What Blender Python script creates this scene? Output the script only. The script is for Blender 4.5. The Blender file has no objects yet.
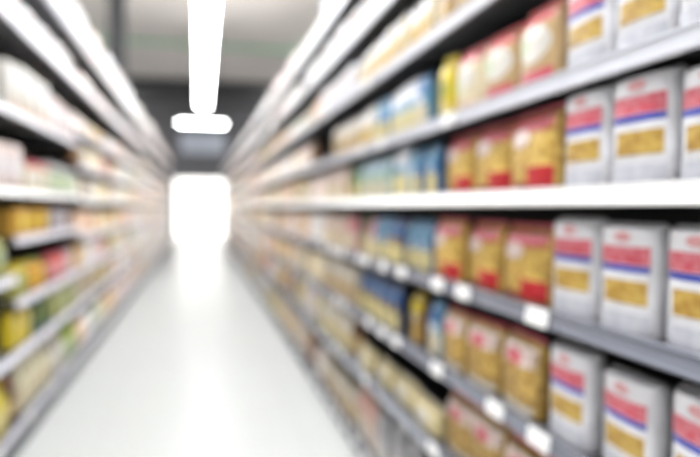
import bpy, bmesh, math, random
from mathutils import Vector
random.seed(11)
S = bpy.context.scene
COL = S.collection
PI = math.pi

# ------------------------------------------------------------------ materials
MATS = {}
def mat(name, col, rough=0.5, spec=0.5, metal=0.0, emit=0.0, vary=0.06, vscale=14.0, bump=0.0, bscale=30.0, col2=None, cells=False):
    if name in MATS: return MATS[name]
    m = bpy.data.materials.new(name); m.use_nodes = True
    nt = m.node_tree; N = nt.nodes; L = nt.links
    p = N['Principled BSDF']
    c = (*col, 1)
    p.inputs['Base Color'].default_value = c
    p.inputs['Roughness'].default_value = rough
    p.inputs['Metallic'].default_value = metal
    p.inputs['Specular IOR Level'].default_value = spec
    if emit:
        p.inputs['Emission Color'].default_value = c
        p.inputs['Emission Strength'].default_value = emit
    else:
        tc = N.new('ShaderNodeTexCoord')
        if cells:
            t = N.new('ShaderNodeTexVoronoi'); t.inputs['Scale'].default_value = vscale
            fac = t.outputs['Distance']
        else:
            t = N.new('ShaderNodeTexNoise'); t.inputs['Scale'].default_value = vscale
            t.inputs['Detail'].default_value = 3
            fac = t.outputs['Fac']
        L.new(tc.outputs['Object'], t.inputs['Vector'])
        r = N.new('ShaderNodeValToRGB')
        r.color_ramp.elements[0].position = 0.25; r.color_ramp.elements[1].position = 0.75
        lo = tuple(max(0, x*(1-vary)) for x in col); hi = tuple(min(1, x*(1+vary)) for x in col)
        if col2: lo, hi = col, col2
        r.color_ramp.elements[0].color = (*lo, 1); r.color_ramp.elements[1].color = (*hi, 1)
        L.new(fac, r.inputs['Fac']); L.new(r.outputs['Color'], p.inputs['Base Color'])
        if bump:
            n2 = N.new('ShaderNodeTexNoise'); n2.inputs['Scale'].default_value = bscale
            L.new(tc.outputs['Object'], n2.inputs['Vector'])
            b = N.new('ShaderNodeBump'); b.inputs['Strength'].default_value = bump; b.inputs['Distance'].default_value = 0.01
            L.new(n2.outputs['Fac'], b.inputs['Height']); L.new(b.outputs['Normal'], p.inputs['Normal'])
    MATS[name] = m
    return m
PAL = {
 'white':(.86,.85,.84), 'offwhite':(.80,.77,.71), 'cream':(.80,.70,.48), 'beige':(.62,.50,.32), 'peach':(.80,.56,.40),
 'pink':(.80,.40,.42), 'palepink':(.86,.72,.68), 'red':(.55,.02,.03), 'rose':(.66,.10,.15), 'darkred':(.35,.03,.04),
 'gold':(.52,.32,.07), 'yellow':(.80,.62,.03), 'paleyellow':(.82,.70,.30), 'orange':(.78,.30,.04), 'amber':(.76,.42,.05),
 'blue':(.045,.17,.42), 'navy':(.03,.05,.16), 'sky':(.16,.38,.56), 'paleblue':(.52,.68,.82), 'teal':(.30,.52,.52),
 'green':(.10,.34,.08), 'palegreen':(.60,.72,.48), 'olive':(.40,.40,.06), 'lime':(.42,.43,.13), 'darkgreen':(.05,.13,.05), 'grey':(.36,.36,.38), 'lightgrey':(.62,.62,.65),
 'mauve':(.45,.38,.44), 'brown':(.22,.11,.05), 'tan':(.58,.40,.20), 'black':(.02,.02,.02), 'silver':(.66,.67,.70), 'royal':(.06,.09,.50), 'steel':(.30,.33,.38),
}
for _k, _v in PAL.items(): PAL[_k] = tuple(x*.76 for x in _v)
PAL['snow'] = (.84,.85,.88); PAL['white'] = (.70,.705,.745)
LIGHT = {k: tuple(min(.9, x/.76*1.04) for x in v) for k, v in PAL.items()}  # lightened goods colours, painting in the glare over the far bays
def glare_film(c): return mat('glare_film_'+c, LIGHT[c], rough=.34, vary=.08, vscale=22, bump=.3, bscale=26)
def glare_card(c): return mat('glare_card_'+c, LIGHT[c], rough=.45, vary=.05, vscale=12)
def film(c): return mat('film_'+c, PAL[c], rough=.34, vary=.10, vscale=22, bump=.35, bscale=26)
def card(c): return mat('card_'+c, PAL[c], rough=.5, vary=.05, vscale=12)
def food(c, c2): return mat('food_'+c, PAL[c], rough=.4, col2=PAL[c2], cells=True, vscale=55, bump=.5, bscale=60)

# ------------------------------------------------------------------ mesh helpers
def mesh_from(bm, name, m, smooth=False):
    me = bpy.data.meshes.new(name); bmesh.ops.recalc_face_normals(bm, faces=bm.faces[:])
    bm.to_mesh(me); bm.free()
    if isinstance(m, (list, tuple)):
        for x in m: me.materials.append(x)
    else: me.materials.append(m)
    if smooth:
        for p in me.polygons: p.use_smooth = True
        try: me.set_sharp_from_angle(angle=math.radians(40))
        except Exception: pass
    return me
def box(bm, x0, x1, y0, y1, z0, z1):
    v = [bm.verts.new((x, y, z)) for z in (z0, z1) for y in (y0, y1) for x in (x0, x1)]
    for f in ((0,1,3,2),(4,6,7,5),(0,4,5,1),(2,3,7,6),(0,2,6,4),(1,5,7,3)):
        bm.faces.new([v[i] for i in f])
def bev(bm, w, seg=2):
    bmesh.ops.bevel(bm, geom=bm.edges[:], offset=w, segments=seg, affect='EDGES', profile=.5)
def boxmesh(name, m, *a, bevel=0, seg=2):
    bm = bmesh.new(); box(bm, *a)
    if bevel: bev(bm, bevel, seg)
    return mesh_from(bm, name, m, smooth=bevel > 0)
def prism_x(bm, prof, x0, x1):
    """profile of (y, z) points extruded along x"""
    a = [bm.verts.new((x0, y, z)) for y, z in prof]; b = [bm.verts.new((x1, y, z)) for y, z in prof]
    n = len(prof)
    for i in range(n): bm.faces.new((a[i], a[(i+1) % n], b[(i+1) % n], b[i]))
    bm.faces.new(a[::-1]); bm.faces.new(b)
def lathe(prof, n=20):
    bm = bmesh.new(); rings = []
    for r, z in prof:
        rings.append([bm.verts.new((r*math.cos(2*PI*k/n), r*math.sin(2*PI*k/n), z)) for k in range(n)])
    for a, b in zip(rings, rings[1:]):
        for k in range(n): bm.faces.new((a[k], a[(k+1) % n], b[(k+1) % n], b[k]))
    bm.faces.new(rings[0][::-1]); bm.faces.new(rings[-1])
    return bm
def obj(name, data, parent=None, loc=(0,0,0), rz=0):
    o = bpy.data.objects.new(name, data); COL.objects.link(o)
    o.parent = parent; o.location = loc; o.rotation_euler = (0, 0, rz)
    return o
def tag(o, label, cat, group=None):
    o['label'] = label; o['category'] = cat
    if group: o['group'] = group
    return o
def structure(name, data, loc=(0,0,0), label=None):
    o = obj(name, data, None, loc); o['kind'] = 'structure'
    if label: o['label'] = label
    return o

# ------------------------------------------------------------------ the setting
CEIL = 6.5
XR, XL = 0.85, -1.0            # shelf fronts on the right and on the left of the aisle
Y_END, Y_WALL = 24.0, 29.0
def floor_material():
    m = bpy.data.materials.new('polished_floor'); m.use_nodes = True
    nt = m.node_tree; N = nt.nodes; L = nt.links; p = N['Principled BSDF']
    tc = N.new('ShaderNodeTexCoord')
    br = N.new('ShaderNodeTexBrick'); br.offset = 0; br.inputs['Scale'].default_value = 1
    br.inputs['Brick Width'].default_value = .6; br.inputs['Row Height'].default_value = .6
    br.inputs['Mortar Size'].default_value = .0025
    br.inputs['Color1'].default_value = (.70,.718,.706,1); br.inputs['Color2'].default_value = (.69,.71,.70,1); br.inputs['Mortar'].default_value = (.58,.59,.585,1)
    L.new(tc.outputs['Object'], br.inputs['Vector']); L.new(br.outputs['Color'], p.inputs['Base Color'])
    p.inputs['Roughness'].default_value = .24; p.inputs['Specular IOR Level'].default_value = .05
    return m
structure('floor', boxmesh('floor', floor_material(), -7, 7, -5, Y_WALL+.2, -.1, 0))
ceil_m = mat('ceiling_paint', (.47,.445,.43), rough=.9, vary=.08, vscale=.35)
structure('ceiling', boxmesh('ceiling', ceil_m, -7, 7, -5, Y_WALL+.2, CEIL, CEIL+.1))
wall_m = mat('wall_paint', (.55,.54,.53), rough=.9)
wall_d = mat('dark_wall_paint', (.115,.115,.125), rough=.85, vscale=2)
structure('wall_left', boxmesh('wall_left', wall_m, -7.2, -7, -5, Y_WALL+.2, 0, CEIL))
structure('wall_right', boxmesh('wall_right', wall_m, 7, 7.2, -5, Y_WALL+.2, 0, CEIL))
structure('wall_front', boxmesh('wall_front', wall_m, -7, 7, -5.2, -5, 0, CEIL))
DX0, DX1, DZ = -1.15, 1.6, 2.72
bm = bmesh.new()
box(bm, -7, DX0, Y_WALL, Y_WALL+.2, 0, CEIL); box(bm, DX1, 7, Y_WALL, Y_WALL+.2, 0, CEIL); box(bm, DX0, DX1, Y_WALL, Y_WALL+.2, DZ, CEIL)
structure('wall_back', mesh_from(bm, 'wall_back', wall_d))
# brightly lit glazed entrance at the end of the aisle
door = structure('door_1', None, ((DX0+DX1)/2, Y_WALL+.06, 0), 'glazed entrance door blazing white at the far end of the aisle')
dw = (DX1-DX0)/2
al = mat('aluminium', (.7,.7,.72), rough=.35, metal=.8)
bm = bmesh.new()
for x0, x1, z0, z1 in ((-dw, -dw+.06, 0, DZ), (dw-.06, dw, 0, DZ), (-dw+.06, dw-.06, DZ-.07, DZ), (-.03, .03, 0, DZ-.07)):
    box(bm, x0, x1, -.04, .04, z0, z1)
obj('door_frame', mesh_from(bm, 'door_frame', al), door)
glow = mat('daylit_glass', (1,.985,.95), emit=2.3)
for s in (-1, 1):
    a, b = sorted((s*.031, s*(dw-.061)))
    obj('glass_pane', boxmesh('glass_pane', glow, a, b, -.008, .008, .002, DZ-.071), door)
    obj('push_bar', boxmesh('push_bar', al, s*.10-.012, s*.10+.012, -.07, -.045, .95, 1.25, bevel=.005), door)
# roof structure
steel = mat('painted_steel', (.035,.037,.042), rough=.6)
bm = bmesh.new()
for z0, z1, hw in ((5.62, 5.68, .26), (5.68, 6.44, .03), (6.44, 6.495, .26)): box(bm, -6.99, 6.99, -hw, hw, z0, z1)
structure('ceiling_beam', mesh_from(bm, 'ceiling_beam', steel), (0, 25.4, 0), 'dark steel beam across the ceiling above the far end')
structure('pillar', boxmesh('pillar', mat('pillar_paint', (.028,.031,.036), rough=.7), -.17, .17, -.17, .17, 0, CEIL-.001, bevel=.012), (-1.73, 14.2, 0), 'dark square pillar behind the left shelving')
bm = lathe([(.05, -6.95), (.05, 6.95)], 14)
bmesh.ops.rotate(bm, verts=bm.verts[:], cent=(0,0,0), matrix=__import__('mathutils').Matrix.Rotation(PI/2, 3, 'Y'))
pipe = obj('pipe', mesh_from(bm, 'pipe', mat('pipe_paint', (.12,.36,.19), rough=.5), smooth=True), None, (0, 18.6, 6.2))
tag(pipe, 'thin green pipe running across the ceiling above the aisle', 'pipe')
clamp_m = boxmesh('pipe_hanger', steel, -.012, .012, -.012, .012, .05, CEIL-6.2-.001)
for x in (-4.5, -1.5, 1.5, 4.5): obj('pipe_hanger', clamp_m, pipe, (x, 0, 0))

# ------------------------------------------------------------------ lamps
lamp_white = mat('lamp_housing', (.8,.8,.8), rough=.4)
tube_glow = mat('lamp_diffuser', (.965,.985,1), emit=25)
LZ = 3.8
ORD = ['zeroth','first','second','third','fourth','fifth','sixth','seventh','eighth','ninth','tenth','eleventh','twelfth','thirteenth','fourteenth','fifteenth','sixteenth','seventeenth','eighteenth','nineteenth','twentieth','twenty-first','twenty-second','twenty-third','twenty-fourth','twenty-fifth','twenty-sixth','twenty-seventh','twenty-eighth','twenty-ninth','thirtieth']
LEN = 1.5
bm = bmesh.new(); prism_x(bm, [(-.125,.012),(.125,.012),(.125,.05),(.06,.09),(-.06,.09),(-.125,.05)], -LEN/2+.002, LEN/2-.002); housing_me = mesh_from(bm, 'housing', lamp_white)
bm = bmesh.new(); prism_x(bm, [(-.122,.0115),(-.115,-.012),(-.07,-.022),(.07,-.022),(.115,-.012),(.122,.0115)], -LEN/2+.004, LEN/2-.004); diff_me = mesh_from(bm, 'diffuser', tube_glow)
up_me = boxmesh('added_uplight', mat('ceiling_fill_glow', (1,.97,.94), emit=150), -LEN/2+.01, LEN/2-.01, -.055, .055, .0905, .094)  # glowing strip added on top of the housing to brighten the ceiling
rod_me = boxmesh('suspension_rod', steel, -.006, .006, -.006, .006, .09, CEIL-LZ-.001)
nl = 11; y_far = 14.9
for i in range(nl):
    y = y_far - LEN/2 - i*LEN
    r = tag(obj('strip_light', None, None, (.10, y, LZ), PI/2),
            ('long hanging strip light over the aisle, farthest of its row, ending above the crosswise lamp' if i == 0 else
             'long hanging strip light over the aisle, %s from the far end of its row' % ORD[i+1]), 'light', 'strip lights hung end to end along the aisle')
    obj('housing', housing_me, r); obj('diffuser', diff_me, r); obj('added_uplight', up_me, r)['label'] = 'added upper glow that brightens the ceiling'
    for s in (-.5, .5): obj('suspension_rod', rod_me, r, (s, 0, 0))
r = tag(obj('tube_light', None, None, (.08, 18.0, LZ)), 'short bright lamp hanging crosswise beyond the end of the strip lights', 'light')
bm = bmesh.new(); prism_x(bm, [(-.09,.03),(.09,.03),(.06,.09),(-.06,.09)], -.66, .66); obj('housing', mesh_from(bm, 'housing', lamp_white), r)
bm = bmesh.new(); prism_x(bm, [(-.085,.0295),(-.085,.0),(-.05,-.022),(.05,-.022),(.085,.0),(.085,.0295)], -.65, .65); obj('diffuser', mesh_from(bm, 'diffuser', tube_glow), r)
for s in (-.5, .5): obj('suspension_rod', rod_me, r, (s, 0, 0))
# added fill lights brightening shelf fronts and far bays, hidden by the shelving
for x in (-3.5, 3.5):
    for yc, ln, en in ((3.5, 14, 380), (20, 16, 620)):
        la = bpy.data.lights.new('added_fill_lights', 'AREA'); la.shape = 'RECTANGLE'; la.size = .5; la.size_y = ln; la.energy = en; la.color = (1, .98, .965)
        lo = bpy.data.objects.new('added_fill_lights', la); COL.objects.link(lo); lo.location = (x, yc, CEIL-.12)
# pale hanging board above the entrance
r = tag(obj('hanging_board', None, None, (.15, 27.6, 3.75)), 'blank pale blue-grey board hanging above the bright entrance', 'sign')
obj('panel', boxmesh('panel', mat('board_paint', (.40,.44,.52), rough=.5), -.95, .95, -.03, .03, 0, .95, bevel=.01), r)
for s in (-.7, .7): obj('suspension_rod', boxmesh('suspension_rod', steel, -.008, .008, -.008, .008, .951, CEIL-3.75-.001), r, (s, 0, 0))

# ------------------------------------------------------------------ shelving units
DEPTH = .46
metal_grey = mat('shelf_steel', (.055,.056,.062), rough=.5)
metal_dark = mat('shelf_back_steel', (.016,.016,.019), rough=.6)
rail_grey = mat('rail_grey', (.20,.212,.26), spec=.9, rough=.22, vary=.03)
rail_light = mat('rail_light', (.62,.635,.70), rough=.3, vary=.03)
rail_white = mat('rail_white', (.90,.90,.90), rough=.3, vary=.02)
rail_lilac = mat('rail_lilac', (.78,.78,.87), rough=.3, vary=.03)
tag_paper = mat('tag_paper', (.92,.92,.92), rough=.45, vary=.01)
kick_m = mat('kick_plate', (.05,.052,.06), rough=.4)
# frames: local x along the shelf, local -y towards the aisle, z up; root at the shelf front on the floor
SR = [.10, .51, .824, 1.138, 1.446, 1.723, 2.055, 2.37, 2.66]
SL_near = [.18, .59, 1.02, 1.50, 1.94, 2.45, 2.84]
SL_mid = [.18, .59, .87, 1.23, 1.50, 1.94, 2.45, 2.84]
SL_far = [.18, .59, .87, 1.155, 1.47, 1.76, 2.06, 2.45, 2.84]
MC = {}
def cached(key, fn):
    if key not in MC: MC[key] = fn()
    return MC[key]
def rail_mesh(length, tilt, m):
    def f():
        bm = bmesh.new(); h = .046
        t = math.tan(tilt)*h*.7                         # the face leans back, its foot towards the aisle
        prof = [(0, -.026), (-.004-t, -.026), (-.010-t, -.023), (-.010-t, -.018), (-.006-t, -.016), (-.006, .012), (-.010, .014), (-.010, .019), (-.004, .021), (0, .021)]
        prism_x(bm, prof, -length/2+.002, length/2-.002)
        return mesh_from(bm, 'price_rail', m)
    return cached(('rail', round(length, 3), round(tilt, 3), m.name), f)
def shelf_mesh(length, depth):
    def f():
        bm = bmesh.new()
        box(bm, -length/2+.003, length/2-.003, .006, depth, -.012, .011)
        box(bm, -length/2+.003, length/2-.003, .010, .030, -.020, -.012)   # folded front lip
        for s in (-1, 1):                                                  # side brackets
            x = s*(length/2-.012)
            box(bm, x-.003, x+.003, .03, depth, -.020, -.012)
        return mesh_from(bm, 'shelf', metal_grey)
    return cached(('shelf', round(length, 3), depth), f)
tag_me = boxmesh('price_tag', tag_paper, -.05, .05, -.0022, 0, -.023, .022, bevel=.0008, seg=1)
def shelving_unit(side, y0, y1, levels, railmat, tags, label, first_upright=True):
    length = y1-y0; yc = (y0+y1)/2; top = levels[-1]+.32
    r = obj('shelving_unit', None, None, (XR if side == 'R' else XL, yc, 0), -PI/2 if side == 'R' else PI/2)
    tag(r, label, 'shelf', 'shelving units along the %s side of the aisle' % ('right' if side == 'R' else 'left'))
    obj('back_panel', cached(('back', round(length,3), round(top,3)), lambda: boxmesh('back_panel', metal_dark, -length/2+.002, length/2-.002, DEPTH+.004, DEPTH+.016, .02, top)), r)
    for s in (-1, 1):
        obj('upright', cached(('up', round(top,3)), lambda: boxmesh('upright', metal_dark, -.016, .016, DEPTH+.018, DEPTH+.07, 0, top, bevel=.003, seg=1)), r, (s*(length/2-.02), 0, 0))
    z = levels[0]
    obj('kick_plate', cached(('kick', round(length,3), z), lambda: boxmesh('kick_plate', kick_m, -length/2+.002, length/2-.002, .02, .035, 0, z-.031)), r)
    for i, z in enumerate(levels):
        m, tilt = railmat(i, z)
        sh = obj('shelf', shelf_mesh(length, DEPTH), r, (0, 0, z))
        obj('price_rail', rail_mesh(length, tilt, m), sh)
        for ty in tags.get(i, ()):
            if y0+.05 < ty < y1-.05:
                lx = (yc-ty) if side == 'R' else (ty-yc)
                t = obj('price_tag', tag_me, sh, (lx, -.0108-math.tan(tilt)*.016, -.002)); t.rotation_euler = (-tilt if tilt > .05 else 0, 0, 0)
    return r
UP = math.radians(24)
def rail_right(i, z):
    if i == 4: return rail_white, UP
    if i >= 5: return rail_light, 0
    return rail_grey, math.radians(8)
def rail_left(i, z):
    if 1.40 < z < 1.55: return rail_white, UP
    if i == 0: return mat('rail_slate', (.60,.60,.69), rough=.3, vary=.03), math.radians(6)
    return rail_lilac, math.radians(10)
TAGS_R = {3: [1.37, 1.815, 2.035, 2.44, 2.71, 3.0, 3.13, 3.55, 3.7, 3.85, 4.1], 2: [1.355, 1.59, 2.035, 2.51, 2.71, 2.95, 3.52, 3.7], 1: [2.07, 3.01, 3.6, 3.75, 4.2],
          0: [3.01, 3.24, 3.47, 3.7, 3.9, 4.15], 5: [1.95, 2.75, 3.1], 6: [3.0, 4.0]}
for k in range(5, 30):
    for i, off in ((0, .1), (1, .45), (2, .3), (3, .7), (5, .55), (6, .2)): TAGS_R[i].append(4.4 + (k-5)*1.04*.8 + off)
TAGS_L = {}
for i in range(9): TAGS_L[i] = [3.3 + .57*k + .21*((i*7) % 5) for k in range(14)]
R0, RB = .24, 1.04
nb_r = 23
R_B = [R0+RB*k for k in range(nb_r+1)]       # 4.40 is a joint
L0, LB = 2.74, .94
nb_l = 22
L_B = [L0+LB*k for k in range(nb_l+1)]
def bay_of(side, y):
    b, n = (R0, RB) if side == 'R' else (L0, LB)
    return int((y-b)/n)+1
for k in range(nb_r):
    t = {i: [y for y in v if y < 13] for i, v in TAGS_R.items()}
    shelving_unit('R', R_B[k], R_B[k+1], SR, rail_right, t,
        'tall shelving unit on the right, ' + ('nearest of its row' if k == 0 else '%s bay from the near end' % ORD[k+1]))
for k in range(nb_l):
    lv = SL_near if k == 0 else SL_mid if k < 3 else SL_far
    shelving_unit('L', L_B[k], L_B[k+1], lv, rail_left, TAGS_L if k < 8 else {},
        'tall pale-railed shelving unit on the left, ' + ('nearest of its row' if k == 0 else '%s bay from the near end' % ORD[k+1]))

# ------------------------------------------------------------------ packages
def se_y(x, w, d, n=3.2):
    a = min(1, abs(x)/(w/2))
    return d/2*max(0, 1-a**n)**(1/n)
PROFS = {'pouch': [(0,.86),(.04,.97),(.12,1),(.62,1),(.78,.86),(.87,.55),(.925,.2),(.94,.06)],
         'brick': [(0,.93),(.03,1),(.45,1),(.90,.99),(.955,.90),(.98,.5),(.985,.06)]}
PROF = PROFS['pouch']
def prof(v):
    for (a, pa), (b, pb) in zip(PROF, PROF[1:]):
        if v <= b: return pa+(pb-pa)*(v-a)/(b-a)
    return PROF[-1][1]
def bag_body(w, h, d, m):
    bm = bmesh.new(); n = 24; rings = []
    for v, _ in PROF:
        dd = d*prof(v); ww = w*(1-.04*(v < .02))
        ring = []
        for k in range(n):
            a = 2*PI*k/n; c, s = math.cos(a), math.sin(a)
            x = ww/2*math.copysign(abs(c)**(2/3.2), c); y = dd/2*math.copysign(abs(s)**(2/3.2), s)
            ring.append(bm.verts.new((x, y, v*h)))
        rings.append(ring)
    for a, b in zip(rings, rings[1:]):
        for k in range(n): bm.faces.new((a[k], a[(k+1) % n], b[(k+1) % n], b[k]))
    bm.faces.new(rings[0][::-1]); bm.faces.new(rings[-1])
    return mesh_from(bm, 'bag', m, smooth=True)
def bag_seal(w, h, d, m):
    bm = bmesh.new(); n = 18; th = d*.06/2; vs = PROF[-1][0]+.0005
    f = []; b = []
    for k in range(n+1):
        x = -w/2*.99+w*.99*k/n; zt = h*(1.0 if k % 2 else .993)
        f.append((bm.verts.new((x, -th, h*vs)), bm.verts.new((x, -th, zt)))); b.append((bm.verts.new((x, th, h*vs)), bm.verts.new((x, th, zt))))
    for k in range(n):
        bm.faces.new((f[k][0], f[k+1][0], f[k+1][1], f[k][1])); bm.faces.new((b[k+1][0], b[k][0], b[k][1], b[k+1][1]))
        bm.faces.new((f[k][1], f[k+1][1], b[k+1][1], b[k][1])); bm.faces.new((f[k+1][0], f[k][0], b[k][0], b[k+1][0]))
    bm.faces.new((f[0][0], f[0][1], b[0][1], b[0][0])); bm.faces.new((f[n][1], f[n][0], b[n][0], b[n][1]))
    return mesh_from(bm, 'top_seal', m)
def bag_patch(name, w, h, d, x0, x1, v0, v1, m, round_=False, off=.0012):
    """printed patch that follows the bulge of the bag's front"""
    bm = bmesh.new(); nx, nv = 8, 8; g = []
    for j in range(nv+1):
        v = v0+(v1-v0)*j/nv; row = []
        for i in range(nx+1):
            u = -1+2*i/nx; t = -1+2*j/nv
            if round_:
                uu = u*math.sqrt(max(0, 1-t*t/2)); tt = t*math.sqrt(max(0, 1-u*u/2))
            else: uu, tt = u, t
            x = ((x0+x1)/2+(x1-x0)/2*uu)*w; vv = (v0+v1)/2+(v1-v0)/2*tt
            y = -se_y(x, w, d*prof(vv))-off
            row.append(bm.verts.new((x, y, vv*h)))
        g.append(row)
    for j in range(nv):
        for i in range(nx): bm.faces.new((g[j][i], g[j][i+1], g[j+1][i+1], g[j+1][i]))
    me = mesh_from(bm, name, m, smooth=True)
    if me.polygons[nx*nv//2].normal.y > 0: me.flip_normals()
    return me
class Kind:
    """one sort of package: body mesh, part meshes, size"""
    def __init__(s, name, cat, w, h, d, body, parts): s.name, s.cat, s.w, s.h, s.d, s.body, s.parts = name, cat, w, h, d, body, parts
def bag(name, cat, w, h, d, body, seal, patches, shape='pouch'):
    global PROF
    PROF = PROFS[shape]
    parts = [('top_seal', bag_seal(w, h, d, seal), None)]
    for p in patches:
        nm, x0, x1, v0, v1, m = p[:6]
        parts.append((nm, bag_patch(nm, w, h, d, x0, x1, v0, v1, m, len(p) > 6 and p[6] == 'o', off=.0012+.0006*(len(parts) > 3)), p[7] if len(p) > 7 else None))
    return Kind(name, cat, w, h, d, bag_body(w, h, d, body), parts)
def carton(name, cat, w, h, d, body, patches, flap=True):
    bm = bmesh.new(); box(bm, -w/2, w/2, -d/2, d/2, 0, h); bev(bm, min(.006, w*.04), 2)
    me = mesh_from(bm, name, body, smooth=True)
    parts = []
    for nm, x0, x1, v0, v1, m in patches:
        parts.append((nm, boxmesh(nm, m, x0*w, x1*w, -d/2-.0012, -d/2-.0001, v0*h, v1*h), None))
    return Kind(name, cat, w, h, d, me, parts)
def jar(name, cat, r, h, content, lid, label, n=20):
    b = mesh_from(lathe([(r*.9, 0), (r, .006), (r, h*.70), (r*.93, h*.78), (r*.74, h*.84), (r*.74, h*.86)], n), name, content, smooth=True)
    l = mesh_from(lathe([(r*.82, h*.8605), (r*.82, h*.985), (r*.78, h)], n), 'lid', lid, smooth=True)
    a = mesh_from(lathe([(r*1.006, h*.18), (r*1.012, h*.185), (r*1.012, h*.60), (r*1.006, h*.605)], n), 'label', label, smooth=True)
    return Kind(name, cat, 2*r, h, 2*r, b, [('lid', l, None), ('label', a, None)])
def bottle(name, cat, r, h, content, cap, label, n=20):
    b = mesh_from(lathe([(r*.9, 0), (r, .006), (r, h*.58), (r*.9, h*.66), (r*.42, h*.80), (r*.36, h*.84), (r*.36, h*.90)], n), name, content, smooth=True)
    c = mesh_from(lathe([(r*.44, h*.9005), (r*.44, h*.985), (r*.40, h)], n), 'cap', cap, smooth=True)
    a = mesh_from(lathe([(r*1.006, h*.16), (r*1.012, h*.165), (r*1.012, h*.5), (r*1.006, h*.505)], n), 'label', label, smooth=True)
    return Kind(name, cat, 2*r, h, 2*r, b, [('cap', c, None), ('label', a, None)])
def can(name, cat, r, h, label, metal, n=20):
    b = mesh_from(lathe([(r*.95, 0), (r, .004), (r, .008), (r*.98, .012), (r*.98, h-.012), (r, h-.008), (r, h-.004), (r*.95, h)], n), name, metal, smooth=True)
    a = mesh_from(lathe([(r*.985, h*.1), (r*.995, h*.105), (r*.995, h*.895), (r*.985, h*.9)], n), 'label', label, smooth=True)
    return Kind(name, cat, 2*r, h, 2*r, b, [('label', a, None)])
def multipack(name, cat, w, h, d, body, band, rolls=3):
    bm = bmesh.new()                                   # soft wrapped pack with bulging bays
    nx = 24; rings = []
    for v, k in ((0,.93),(.05,1),(.47,1.0),(.5,.965),(.53,1.0),(.95,1),(1,.93)):
        ring = []
        N = 48
        for i in range(N):
            a = 2*PI*i/N; c, s = math.cos(a), math.sin(a)
            x = w/2*math.copysign(abs(c)**.4, c)*k; y = d/2*math.copysign(abs(s)**.4, s)*k
            y *= 1-.06*abs(math.cos(PI*rolls*(x/w+.5)))**6
            ring.append(bm.verts.new((x, y, v*h)))
        rings.append(ring)
    for a, b in zip(rings, rings[1:]):
        for i in range(48): bm.faces.new((a[i], a[(i+1) % 48], b[(i+1) % 48], b[i]))
    bm.faces.new(rings[0][::-1]); bm.faces.new(rings[-1])
    me = mesh_from(bm, name, body, smooth=True)
    parts = []
    if band: parts.append(('label', boxmesh('label', band, -w*.3, w*.3, -d/2-.004, -d/2+.002, h*.58, h*.86, bevel=.001, seg=1), None))
    return Kind(name, cat, w, h, d, me, parts)

W = film('white')
pasta_gold = mat('food_pasta', (.36,.20,.03), rough=.4, col2=(.62,.43,.11), cells=True, vscale=38, bump=.5, bscale=60); pasta_pale = food('beige', 'paleyellow'); pasta_brown = food('brown', 'tan')
K = {}
K['rice'] = bag('rice_bag', 'bag', .166, .243, .08, W, W, [
    ('label', -.44, .44, .63, .79, mat('print_red', (.50,.03,.06), rough=.4, col2=(.62,.24,.28), vscale=60), '', 'red label'), ('window', -.32, .42, .28, .49, mat('food_rice', (.34,.19,.03), rough=.4, col2=(.50,.34,.08), cells=True, vscale=38, bump=.4, bscale=60), '', 'golden window'),
    ('stripe', -.44, .44, .565, .622, film('royal'), '', 'blue stripe'), ('emblem', -.13, .18, .83, .92, film('pink'), 'o', 'red emblem'), ('base_print', -.45, .45, .03, .20, mat('print_slate', (.36,.38,.45), rough=.4, col2=(.58,.59,.64), vscale=30), '', 'grey print')], 'brick')
K['pasta'] = bag('pasta_bag', 'bag', .235, .232, .085, pasta_gold, film('rose'), [
    ('header', -.46, .46, .715, .875, film('rose'), '', 'red header'), ('label', -.40, .05, .54, .76, film('palepink'), 'o', 'pale round label'),
    ('corner_print', .0, .47, .04, .30, film('red'), '', 'red corner print'), ('base_print', -.46, .0, .03, .12, film('darkred'))])
K['pasta_low'] = bag('pasta_bag', 'bag', .205, .228, .085, mat('food_pasta_dark', (.22,.115,.02), rough=.4, col2=(.50,.33,.08), cells=True, vscale=38, bump=.5, bscale=60), film('rose'), [
    ('header', -.46, .46, .62, .86, film('palepink'), '', 'pale header'), ('emblem', -.28, .2, .62, .80, film('rose'), 'o', 'red emblem'), ('base_print', -.42, .44, .04, .13, film('offwhite'))])
K['redtop'] = bag('cereal_bag', 'bag', .19, .225, .09, film('cream'), film('red'), [
    ('header', -.46, .46, .74, .875, film('rose'), '', 'red header'), ('label', -.36, .30, .38, .68, film('offwhite'), 'o', 'white round label'), ('leaf_print', -.44, -.15, .30, .52, film('palegreen'), 'o', 'pale green print'), ('base_print', -.44, .44, .04, .16, film('peach'))])
K['redtop2'] = bag('cereal_bag', 'bag', .18, .232, .09, film('tan'), film('red'), [
    ('header', -.46, .46, .74, .875, film('red'), '', 'red header'), ('label', -.42, .42, .30, .72, film('offwhite'), 'o', 'white round label'), ('leaf_print', -.44, -.08, .40, .62, film('palegreen'), 'o', 'pale green print'), ('base_print', -.44, .44, .06, .20, film('rose'))])
K['yellow'] = bag('noodle_bag', 'bag', .11, .25, .07, film('yellow'), film('yellow'), [
    ('window', -.36, .36, .36, .60, film('olive'), '', 'dark olive window'), ('label', -.36, .36, .10, .26, film('paleyellow'))])
def tall(cbody, ctop, cbot, cmid=None, w=.105, h=.222, name='noodle_bag'):
    ps = [('header', -.46, .46, .62, .87, film(ctop), '', ctop+' header'), ('base_print', -.46, .46, .05, .43, film(cbot), '', cbot+' base')]
    if cmid: ps.append(('label', -.32, .32, .45, .61, film(cmid), 'o', cmid+' label'))
    return bag(name, 'bag', w, h, .07, film(cbody), film(ctop), ps)
K['blue_yellow'] = tall('blue', 'sky', 'paleyellow', 'paleblue')
K['blue'] = tall('sky', 'blue', 'cream', 'white')
K['paleblue'] = tall('paleblue', 'white', 'paleyellow', 'sky', h=.24)
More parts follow.
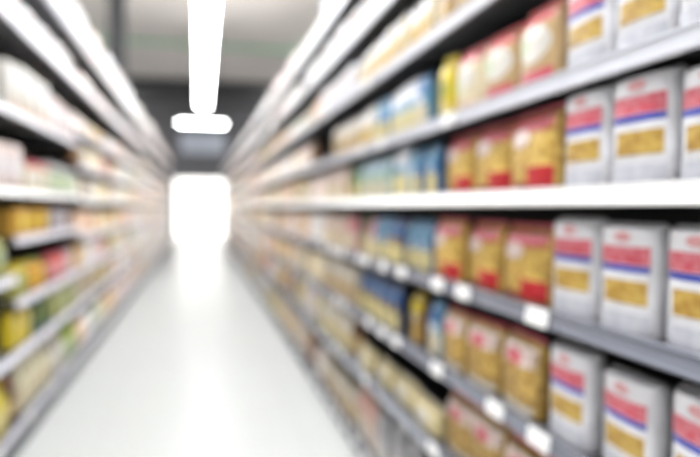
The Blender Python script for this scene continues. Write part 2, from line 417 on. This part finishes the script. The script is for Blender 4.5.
K['teal'] = tall('teal', 'paleblue', 'cream', 'palegreen')
K['navy'] = tall('navy', 'blue', 'paleyellow', 'gold')
K['greenpack'] = tall('green', 'darkgreen', 'paleyellow', 'palegreen')
K['pinkpack'] = tall('pink', 'rose', 'cream', 'palepink')
K['darkyellow'] = tall('brown', 'yellow', 'gold', 'cream')
K['creampack'] = tall('cream', 'offwhite', 'paleyellow', 'palepink', w=.14)
K['peachpack'] = tall('peach', 'palepink', 'cream', 'offwhite', w=.15)
K['beigepack'] = tall('beige', 'offwhite', 'tan', 'cream', w=.15)
K['tanpack'] = bag('noodle_bag', 'bag', .17, .24, .09, pasta_brown, film('tan'), [('header', -.44, .44, .64, .87, film('offwhite'), '', 'pale header'), ('label', -.36, .36, .18, .42, film('gold'))])
K['whiteyellow'] = bag('noodle_bag', 'bag', .14, .22, .08, film('cream'), W, [('label', -.4, .4, .58, .80, W), ('window', -.40, .40, .08, .48, pasta_gold, '', 'pale yellow window')])
K['spaghetti'] = bag('spaghetti_pack', 'pack', .27, .12, .08, food('cream', 'paleyellow'), film('offwhite'), [('label', -.22, .22, .25, .70, film('offwhite'), '', 'white label')])
K['greypouch'] = tall('lightgrey', 'grey', 'offwhite', 'mauve', w=.15, h=.27)
K['whitepouch'] = tall('offwhite', 'white', 'lightgrey', 'palepink', w=.15, h=.27)
K['peachpouch'] = tall('peach', 'pink', 'offwhite', 'cream', w=.13, h=.27)
K['multi_white'] = multipack('paper_multipack', 'pack', .30, .25, .24, film('snow'), film('paleblue'))
K['multi_plain'] = multipack('paper_multipack', 'pack', .34, .18, .24, film('snow'), film('palepink'))
K['multi_tall'] = multipack('paper_multipack', 'pack', .36, .37, .26, film('snow'), film('lightgrey'), 3)
K['box_white'] = carton('food_carton', 'box', .20, .18, .16, card('white'), [('label', -.4, .4, .5, .85, card('palepink')), ('base_print', -.45, .45, .06, .2, card('lightgrey'))])
K['box_cream'] = carton('food_carton', 'box', .19, .20, .12, card('cream'), [('header', -.5, .5, .80, .99, card('rose')), ('label', -.38, .38, .25, .68, card('offwhite'))])
K['box_pinkwhite'] = carton('food_carton', 'box', .17, .26, .12, card('palepink'), [('label', -.38, .38, .3, .75, card('white'))])
K['box_amber'] = carton('food_carton', 'box', .24, .17, .14, card('amber'), [('label', -.32, .38, .25, .75, card('yellow')), ('edge_print', -.5, -.40, .02, .98, card('orange'))])
K['box_mauve'] = carton('food_carton', 'box', .16, .17, .14, card('mauve'), [('label', -.38, .38, .3, .8, card('lightgrey'))])
K['box_creamgreen'] = carton('food_carton', 'box', .19, .25, .12, card('offwhite'), [('header', -.5, .5, .82, .99, card('green')), ('label', -.38, .38, .25, .6, card('palegreen'))])
K['box_creamorange'] = carton('food_carton', 'box', .20, .30, .14, card('offwhite'), [('label', -.38, .38, .55, .86, card('white')), ('base_print', -.5, .5, .04, .22, card('peach'))])
K['jar_green'] = jar('jar', 'jar', .052, .22, mat('jar_greygreen', (.30,.33,.26), rough=.2), card('lightgrey'), card('palegreen'))
K['jar_lime'] = jar('jar', 'jar', .055, .20, mat('jar_lime', (.36,.33,.07), rough=.15), card('yellow'), card('lime'))
K['jar_orange'] = jar('jar', 'jar', .055, .20, mat('jar_orange', (.62,.26,.04), rough=.15), card('olive'), card('amber'))
K['jar_yellow'] = jar('jar', 'jar', .055, .20, mat('jar_yellow', (.72,.48,.04), rough=.15), card('darkgreen'), card('yellow'))
K['jar_red'] = jar('jar', 'jar', .055, .20, mat('jar_red', (.62,.12,.09), rough=.15), card('rose'), card('pink'))
K['jar_mauve'] = jar('jar', 'jar', .055, .20, mat('jar_mauve', (.45,.34,.36), rough=.15), card('mauve'), card('palepink'))
K['bag_yellow'] = bag('snack_bag', 'bag', .18, .24, .10, film('yellow'), film('yellow'), [('label', -.34, .34, .4, .7, film('paleyellow'), 'o')])
K['bag_dkgreen'] = bag('snack_bag', 'bag', .17, .23, .10, film('darkgreen'), film('olive'), [('label', -.34, .34, .4, .7, film('olive'), 'o')])
K['bag_lime'] = bag('snack_bag', 'bag', .18, .23, .10, film('lime'), film('olive'), [('label', -.34, .34, .35, .7, film('palegreen'), 'o')])
K['bottle_yellow'] = bottle('bottle', 'bottle', .05, .30, mat('oil_yellow', (.62,.52,.08), rough=.12), card('yellow'), card('paleyellow'))
K['bottle_cream'] = bottle('bottle', 'bottle', .06, .31, mat('oil_cream', (.70,.66,.48), rough=.15), card('offwhite'), card('cream'))
K['bottle_grey'] = bottle('bottle', 'bottle', .06, .31, mat('oil_grey', (.55,.53,.48), rough=.15), card('palepink'), card('offwhite'))
K['bottle_brown'] = bottle('bottle', 'bottle', .05, .26, mat('sauce_brown', (.12,.06,.04), rough=.12), card('red'), card('tan'))
K['bottle_green'] = bottle('bottle', 'bottle', .05, .30, mat('oil_green', (.35,.42,.10), rough=.12), card('green'), card('palegreen'))
K['can_cream'] = can('tin_can', 'can', .055, .13, card('cream'), al)

def side_place(side, y, z, kind, label, group, parts=True, jit=1.0, inset=.035):
    rz = (-PI/2 if side == 'R' else PI/2) + random.uniform(-.07, .07)*jit
    x = (XR+inset+kind.d/2) if side == 'R' else (XL-inset-kind.d/2)
    o = obj(kind.name, kind.body, None, (x, y, z+.0115), rz)
    tag(o, label, kind.cat, group)
    if parts:
        for nm, me, lb in kind.parts:
            c = obj(nm, me, o)
            if lb: c['label'] = lb
    return o
SHN_R = ['right bottom deck', 'second right shelf from floor', 'third right shelf from floor', 'fourth right shelf from floor', 'bright-railed right shelf',
         'fourth right shelf from top', 'third right shelf from top', 'second right shelf from top', 'topmost right shelf']
def run(side, z, shelf_name, kname, y0, y1, desc, gap=.018, jit=1.0, inset=.014, group=None):
    """a row of one sort along a shelf between y0 (near) and y1"""
    k = K[kname]; pitch = k.w+gap
    n = max(1, int((y1-y0+.02)/pitch)); pitch = (y1-y0)/n if n > 1 else k.w
    pitch = max(pitch, k.w+.006)
    for i in range(n):
        lab = '%s, %s from near end, %s' % (desc, ORD[i+1], shelf_name) if n > 1 else '%s, only one on the %s' % (desc, shelf_name)
        side_place(side, y0+pitch*(i+.5), z, k, lab, group or ('%s on the %s' % (desc.split(' with')[0]+'s', shelf_name)), jit=jit, inset=inset+random.uniform(0, .02 if kname != 'rice' else .006)).scale.z = random.uniform(.92, 1.0)
RUNS_R = {
 8: [('multi_white', 3.25, 4.36, 'blue-labelled white paper multipack')],
 7: [('multi_plain', 2.45, 4.36, 'pink-labelled white paper multipack')],
 6: [('tanpack', 1.62, 2.18, 'brown noodle bag with pale header'), ('whiteyellow', 2.20, 3.34, 'white noodle bag with yellow window'), ('box_white', 3.38, 4.36, 'white food carton with pink label')],
 5: [('rice', .785, 1.335, 'red-labelled white rice bag'), ('redtop2', 1.345, 1.77, 'brown cereal bag with red header'), ('redtop', 1.78, 2.01, 'cream red-topped cereal bag'),
     ('yellow', 2.015, 2.245, 'bright yellow noodle bag'), ('blue', 2.25, 2.37, 'sky blue noodle bag with white label'), ('paleblue', 2.38, 2.74, 'pale blue noodle bag with white header'), ('blue_yellow', 2.75, 3.0, 'blue noodle bag with yellow base'), ('whiteyellow', 3.01, 3.34, 'white noodle bag with yellow window'), ('beigepack', 3.38, 4.0, 'beige noodle bag with pale header')],
 4: [('rice', .785, 1.335, 'red-labelled white rice bag'), ('pasta', 1.345, 2.115, 'red-topped golden pasta bag'), ('blue_yellow', 2.12, 2.46, 'blue noodle bag with yellow base'),
     ('paleblue', 2.47, 2.71, 'pale blue noodle bag with white header'), ('teal', 2.72, 3.34, 'pale teal noodle bag with cream base'), ('greenpack', 3.38, 3.6, 'dark green noodle bag with yellow base'), ('peachpack', 3.62, 4.36, 'peach noodle bag with pale header')],
 3: [('rice', .80, 1.385, 'red-labelled white rice bag'), ('pasta', 1.395, 2.18, 'red-topped golden pasta bag'), ('blue_yellow', 2.19, 2.51, 'blue noodle bag with yellow base'),
     ('navy', 2.515, 2.745, 'navy noodle bag with yellow base'), ('blue_yellow', 2.76, 3.0, 'blue noodle bag beyond the navy ones'), ('pinkpack', 3.01, 3.13, 'pink noodle bag before green ones'), ('greenpack', 3.15, 3.34, 'dark green noodle bag with yellow base'), ('pinkpack', 3.38, 3.62, 'pink noodle bag beyond the green one'), ('peachpack', 3.64, 4.36, 'peach noodle bag with pale header')],
 2: [('rice', .78, 1.40, 'red-labelled white rice bag'), ('pasta_low', 1.41, 2.11, 'pale-topped golden pasta bag'), ('blue', 2.12, 2.33, 'sky blue noodle bag with white label'), ('darkyellow', 2.34, 2.56, 'dark brown noodle bag with yellow header'),
     ('navy', 2.58, 3.34, 'navy noodle bag with yellow base'), ('beigepack', 3.38, 4.36, 'beige noodle bag with pale header')],
 1: [('pasta_low', 1.20, 2.08, 'pale-topped golden pasta bag'), ('spaghetti', 2.10, 3.34, 'low cream spaghetti pack with white label'), ('bottle_brown', 3.38, 3.50, 'dark brown sauce bottle'), ('creampack', 3.54, 4.36, 'cream noodle bag with pale header')],
 0: [('whitepouch', 2.02, 2.31, 'white noodle bag with grey base'), ('greypouch', 2.36, 2.98, 'grey noodle bag with pale base'), ('peachpouch', 3.0, 3.34, 'peach noodle bag with pink header'), ('beigepack', 3.40, 4.36, 'beige noodle bag with tan base')],
}
for i, rs in RUNS_R.items():
    for r in rs: run('R', SR[i], SHN_R[i], *r)

SHN_L = {2.84: 'topmost left shelf', 2.45: 'second left shelf from top', 1.94: 'third left shelf from top', 1.50: 'bright-railed left shelf', 1.23: 'left shelf under bright rail', 1.02: 'nearest left bay under bright rail',
         .87: 'third left shelf from floor', .59: 'second left shelf from floor', .18: 'left bottom deck'}
RUNS_L = {
 2.84: [('multi_tall', 4.0, 5.54, 'tall grey-labelled white paper multipack')],
 2.45: [('multi_plain', 3.2, 5.52, 'pink-labelled white paper multipack')],
 1.94: [('box_creamgreen', 3.30, 3.68, 'cream food carton with green header'), ('box_creamorange', 3.70, 4.60, 'tall white food carton with peach base'), ('box_pinkwhite', 4.64, 5.52, 'pale pink food carton with white label')],
 1.50: [('box_pinkwhite', 3.28, 3.92, 'pale pink food carton with white label'), ('box_cream', 3.96, 4.58, 'cream food carton with red header'), ('jar_green', 4.66, 5.52, 'grey-green jar with pale lid')],
 1.23: [('box_amber', 3.74, 4.56, 'amber food carton with yellow label'), ('box_mauve', 4.68, 5.2, 'mauve food carton with grey label')],
 1.02: [('bag_lime', 3.26, 3.66, 'lime green snack bag')],
 .87: [('jar_lime', 3.72, 4.10, 'lime jar with yellow lid'), ('jar_orange', 4.12, 4.36, 'orange jar with olive lid'), ('jar_yellow', 4.37, 4.60, 'yellow jar with dark lid'), ('jar_red', 4.66, 5.14, 'red jar with rose lid'), ('jar_mauve', 5.16, 5.52, 'mauve jar with pink label')],
 .59: [('bag_lime', 3.26, 3.46, 'lime green snack bag'), ('bag_yellow', 3.70, 4.12, 'bright yellow snack bag'), ('bag_dkgreen', 4.14, 4.58, 'dark green snack bag with olive label'), ('bag_lime', 4.66, 5.52, 'lime snack bag beyond dark green ones')],
 .18: [('bottle_yellow', 3.30, 3.66, 'yellow oil bottle with pale label'), ('bottle_brown', 3.70, 3.86, 'dark brown sauce bottle with tan label'), ('bottle_cream', 3.9, 4.58, 'cream bottle with pale cap'), ('bottle_grey', 4.66, 5.0, 'greyish bottle with pink cap'), ('bottle_green', 5.02, 5.52, 'green bottle with pale green label')],
}
for z, rs in RUNS_L.items():
    for r in rs: run('L', z, SHN_L[z], *r)

# farther bays: mixed goods, most colours paled to imitate glare, bay by bay
FAR = {}
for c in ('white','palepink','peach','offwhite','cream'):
    FAR['carton '+c] = carton('carton', 'box', .22, .21, .2, glare_card(c), [])
    FAR['multipack '+c] = multipack('wrapped_pack', 'pack', .34, .22, .24, glare_film(c), None)
    FAR['sack '+c] = Kind('flour_sack', 'bag', .28, .225, .15, bag_body(.28, .225, .15, glare_film(c)), [])
    FAR['tub '+c] = Kind('tub', 'tub', .24, .21, .24, mesh_from(lathe([(.10, 0), (.105, .004), (.117, .18), (.12, .182), (.12, .205), (.115, .21)], 18), 'tub', glare_card(c), smooth=True), [])
for c in ('white','palepink','cream','peach','paleyellow','tan'): FAR['pouch '+c] = Kind('pouch', 'bag', .17, .225, .09, bag_body(.17, .225, .09, glare_film(c)), [])
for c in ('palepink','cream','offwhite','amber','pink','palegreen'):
    j = jar('jar', 'jar', .06, .2, glare_card(c), glare_card('white'), glare_card('offwhite'), 14); FAR['jar '+c] = j
for c in ('beige', 'amber', 'olive', 'brown'):
    FAR['pouch '+c] = Kind('pouch', 'bag', .17, .225, .09, bag_body(.17, .225, .09, film(c)), [])
for c in ('tan', 'yellow'): FAR['jar '+c] = jar('jar', 'jar', .06, .2, card(c), card('white'), card('offwhite'), 14)
CN = {'beige':'beige','olive':'olive','brown':'brown','yellow':'yellow','white':'white','palepink':'pale pink','peach':'peach','offwhite':'off-white','cream':'cream','paleyellow':'pale yellow','tan':'tan','amber':'amber','pink':'pink','palegreen':'pale green'}
SHF_L = ['left bottom deck', 'second left shelf from floor', 'third left shelf from floor', 'fourth left shelf from floor', 'bright-railed left shelf', 'fourth left shelf from top', 'third left shelf from top', 'second left shelf from top', 'topmost left shelf']
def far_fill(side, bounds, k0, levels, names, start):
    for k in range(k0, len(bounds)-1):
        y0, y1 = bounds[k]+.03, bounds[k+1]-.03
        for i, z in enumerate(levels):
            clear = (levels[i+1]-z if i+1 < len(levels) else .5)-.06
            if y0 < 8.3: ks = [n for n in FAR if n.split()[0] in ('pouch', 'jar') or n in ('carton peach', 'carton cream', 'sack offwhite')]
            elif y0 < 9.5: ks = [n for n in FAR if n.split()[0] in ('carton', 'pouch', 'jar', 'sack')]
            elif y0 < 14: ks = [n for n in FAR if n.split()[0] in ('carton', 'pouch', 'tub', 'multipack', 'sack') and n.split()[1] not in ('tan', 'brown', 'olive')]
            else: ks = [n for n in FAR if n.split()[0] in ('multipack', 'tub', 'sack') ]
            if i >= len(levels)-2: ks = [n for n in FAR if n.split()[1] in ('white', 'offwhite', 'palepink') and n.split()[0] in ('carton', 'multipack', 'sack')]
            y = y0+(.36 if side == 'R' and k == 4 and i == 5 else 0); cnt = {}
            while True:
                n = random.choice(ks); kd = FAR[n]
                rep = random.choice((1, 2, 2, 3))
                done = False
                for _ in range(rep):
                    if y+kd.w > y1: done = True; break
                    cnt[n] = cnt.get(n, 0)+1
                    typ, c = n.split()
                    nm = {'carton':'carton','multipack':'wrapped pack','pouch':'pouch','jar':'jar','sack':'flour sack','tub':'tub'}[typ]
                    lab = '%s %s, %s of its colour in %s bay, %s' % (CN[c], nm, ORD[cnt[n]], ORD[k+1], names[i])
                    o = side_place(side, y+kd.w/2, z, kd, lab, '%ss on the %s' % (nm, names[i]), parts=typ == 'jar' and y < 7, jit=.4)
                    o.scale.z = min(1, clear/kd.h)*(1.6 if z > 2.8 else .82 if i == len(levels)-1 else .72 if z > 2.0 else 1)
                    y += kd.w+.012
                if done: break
far_fill('R', R_B, 4, SR, SHN_R, 4.4)
far_fill('L', L_B, 3, SL_far, SHF_L, 5.56)

# ------------------------------------------------------------------ camera, world, view
w = bpy.data.worlds.new('World'); S.world = w; w.use_nodes = True
w.node_tree.nodes['Background'].inputs['Color'].default_value = (.9, .95, 1, 1)
w.node_tree.nodes['Background'].inputs['Strength'].default_value = .3
cam = bpy.data.cameras.new('camera'); co = bpy.data.objects.new('camera', cam); COL.objects.link(co)
cam.sensor_width = 36; cam.lens = 600*36/700
co.location = (0, 0, 1.42)
yaw = math.atan(150/600); pitch = math.atan(22.5/600)
co.rotation_euler = (PI/2-pitch, 0, -yaw)
cam.clip_start = .02; cam.clip_end = 200
cam.dof.use_dof = True; cam.dof.focus_distance = .64; cam.dof.aperture_fstop = cam.lens/20.5
S.camera = co
S.view_settings.view_transform = 'Standard'; S.view_settings.look = 'None'
S.view_settings.gamma = 1; S.view_settings.use_curve_mapping = False
S.view_settings.exposure = 0.14
S.cycles.use_denoising = True
S.cycles.max_bounces = 8; S.cycles.diffuse_bounces = 5; S.cycles.glossy_bounces = 4
S.cycles.sample_clamp_indirect = 6
S.cycles.blur_glossy = .5
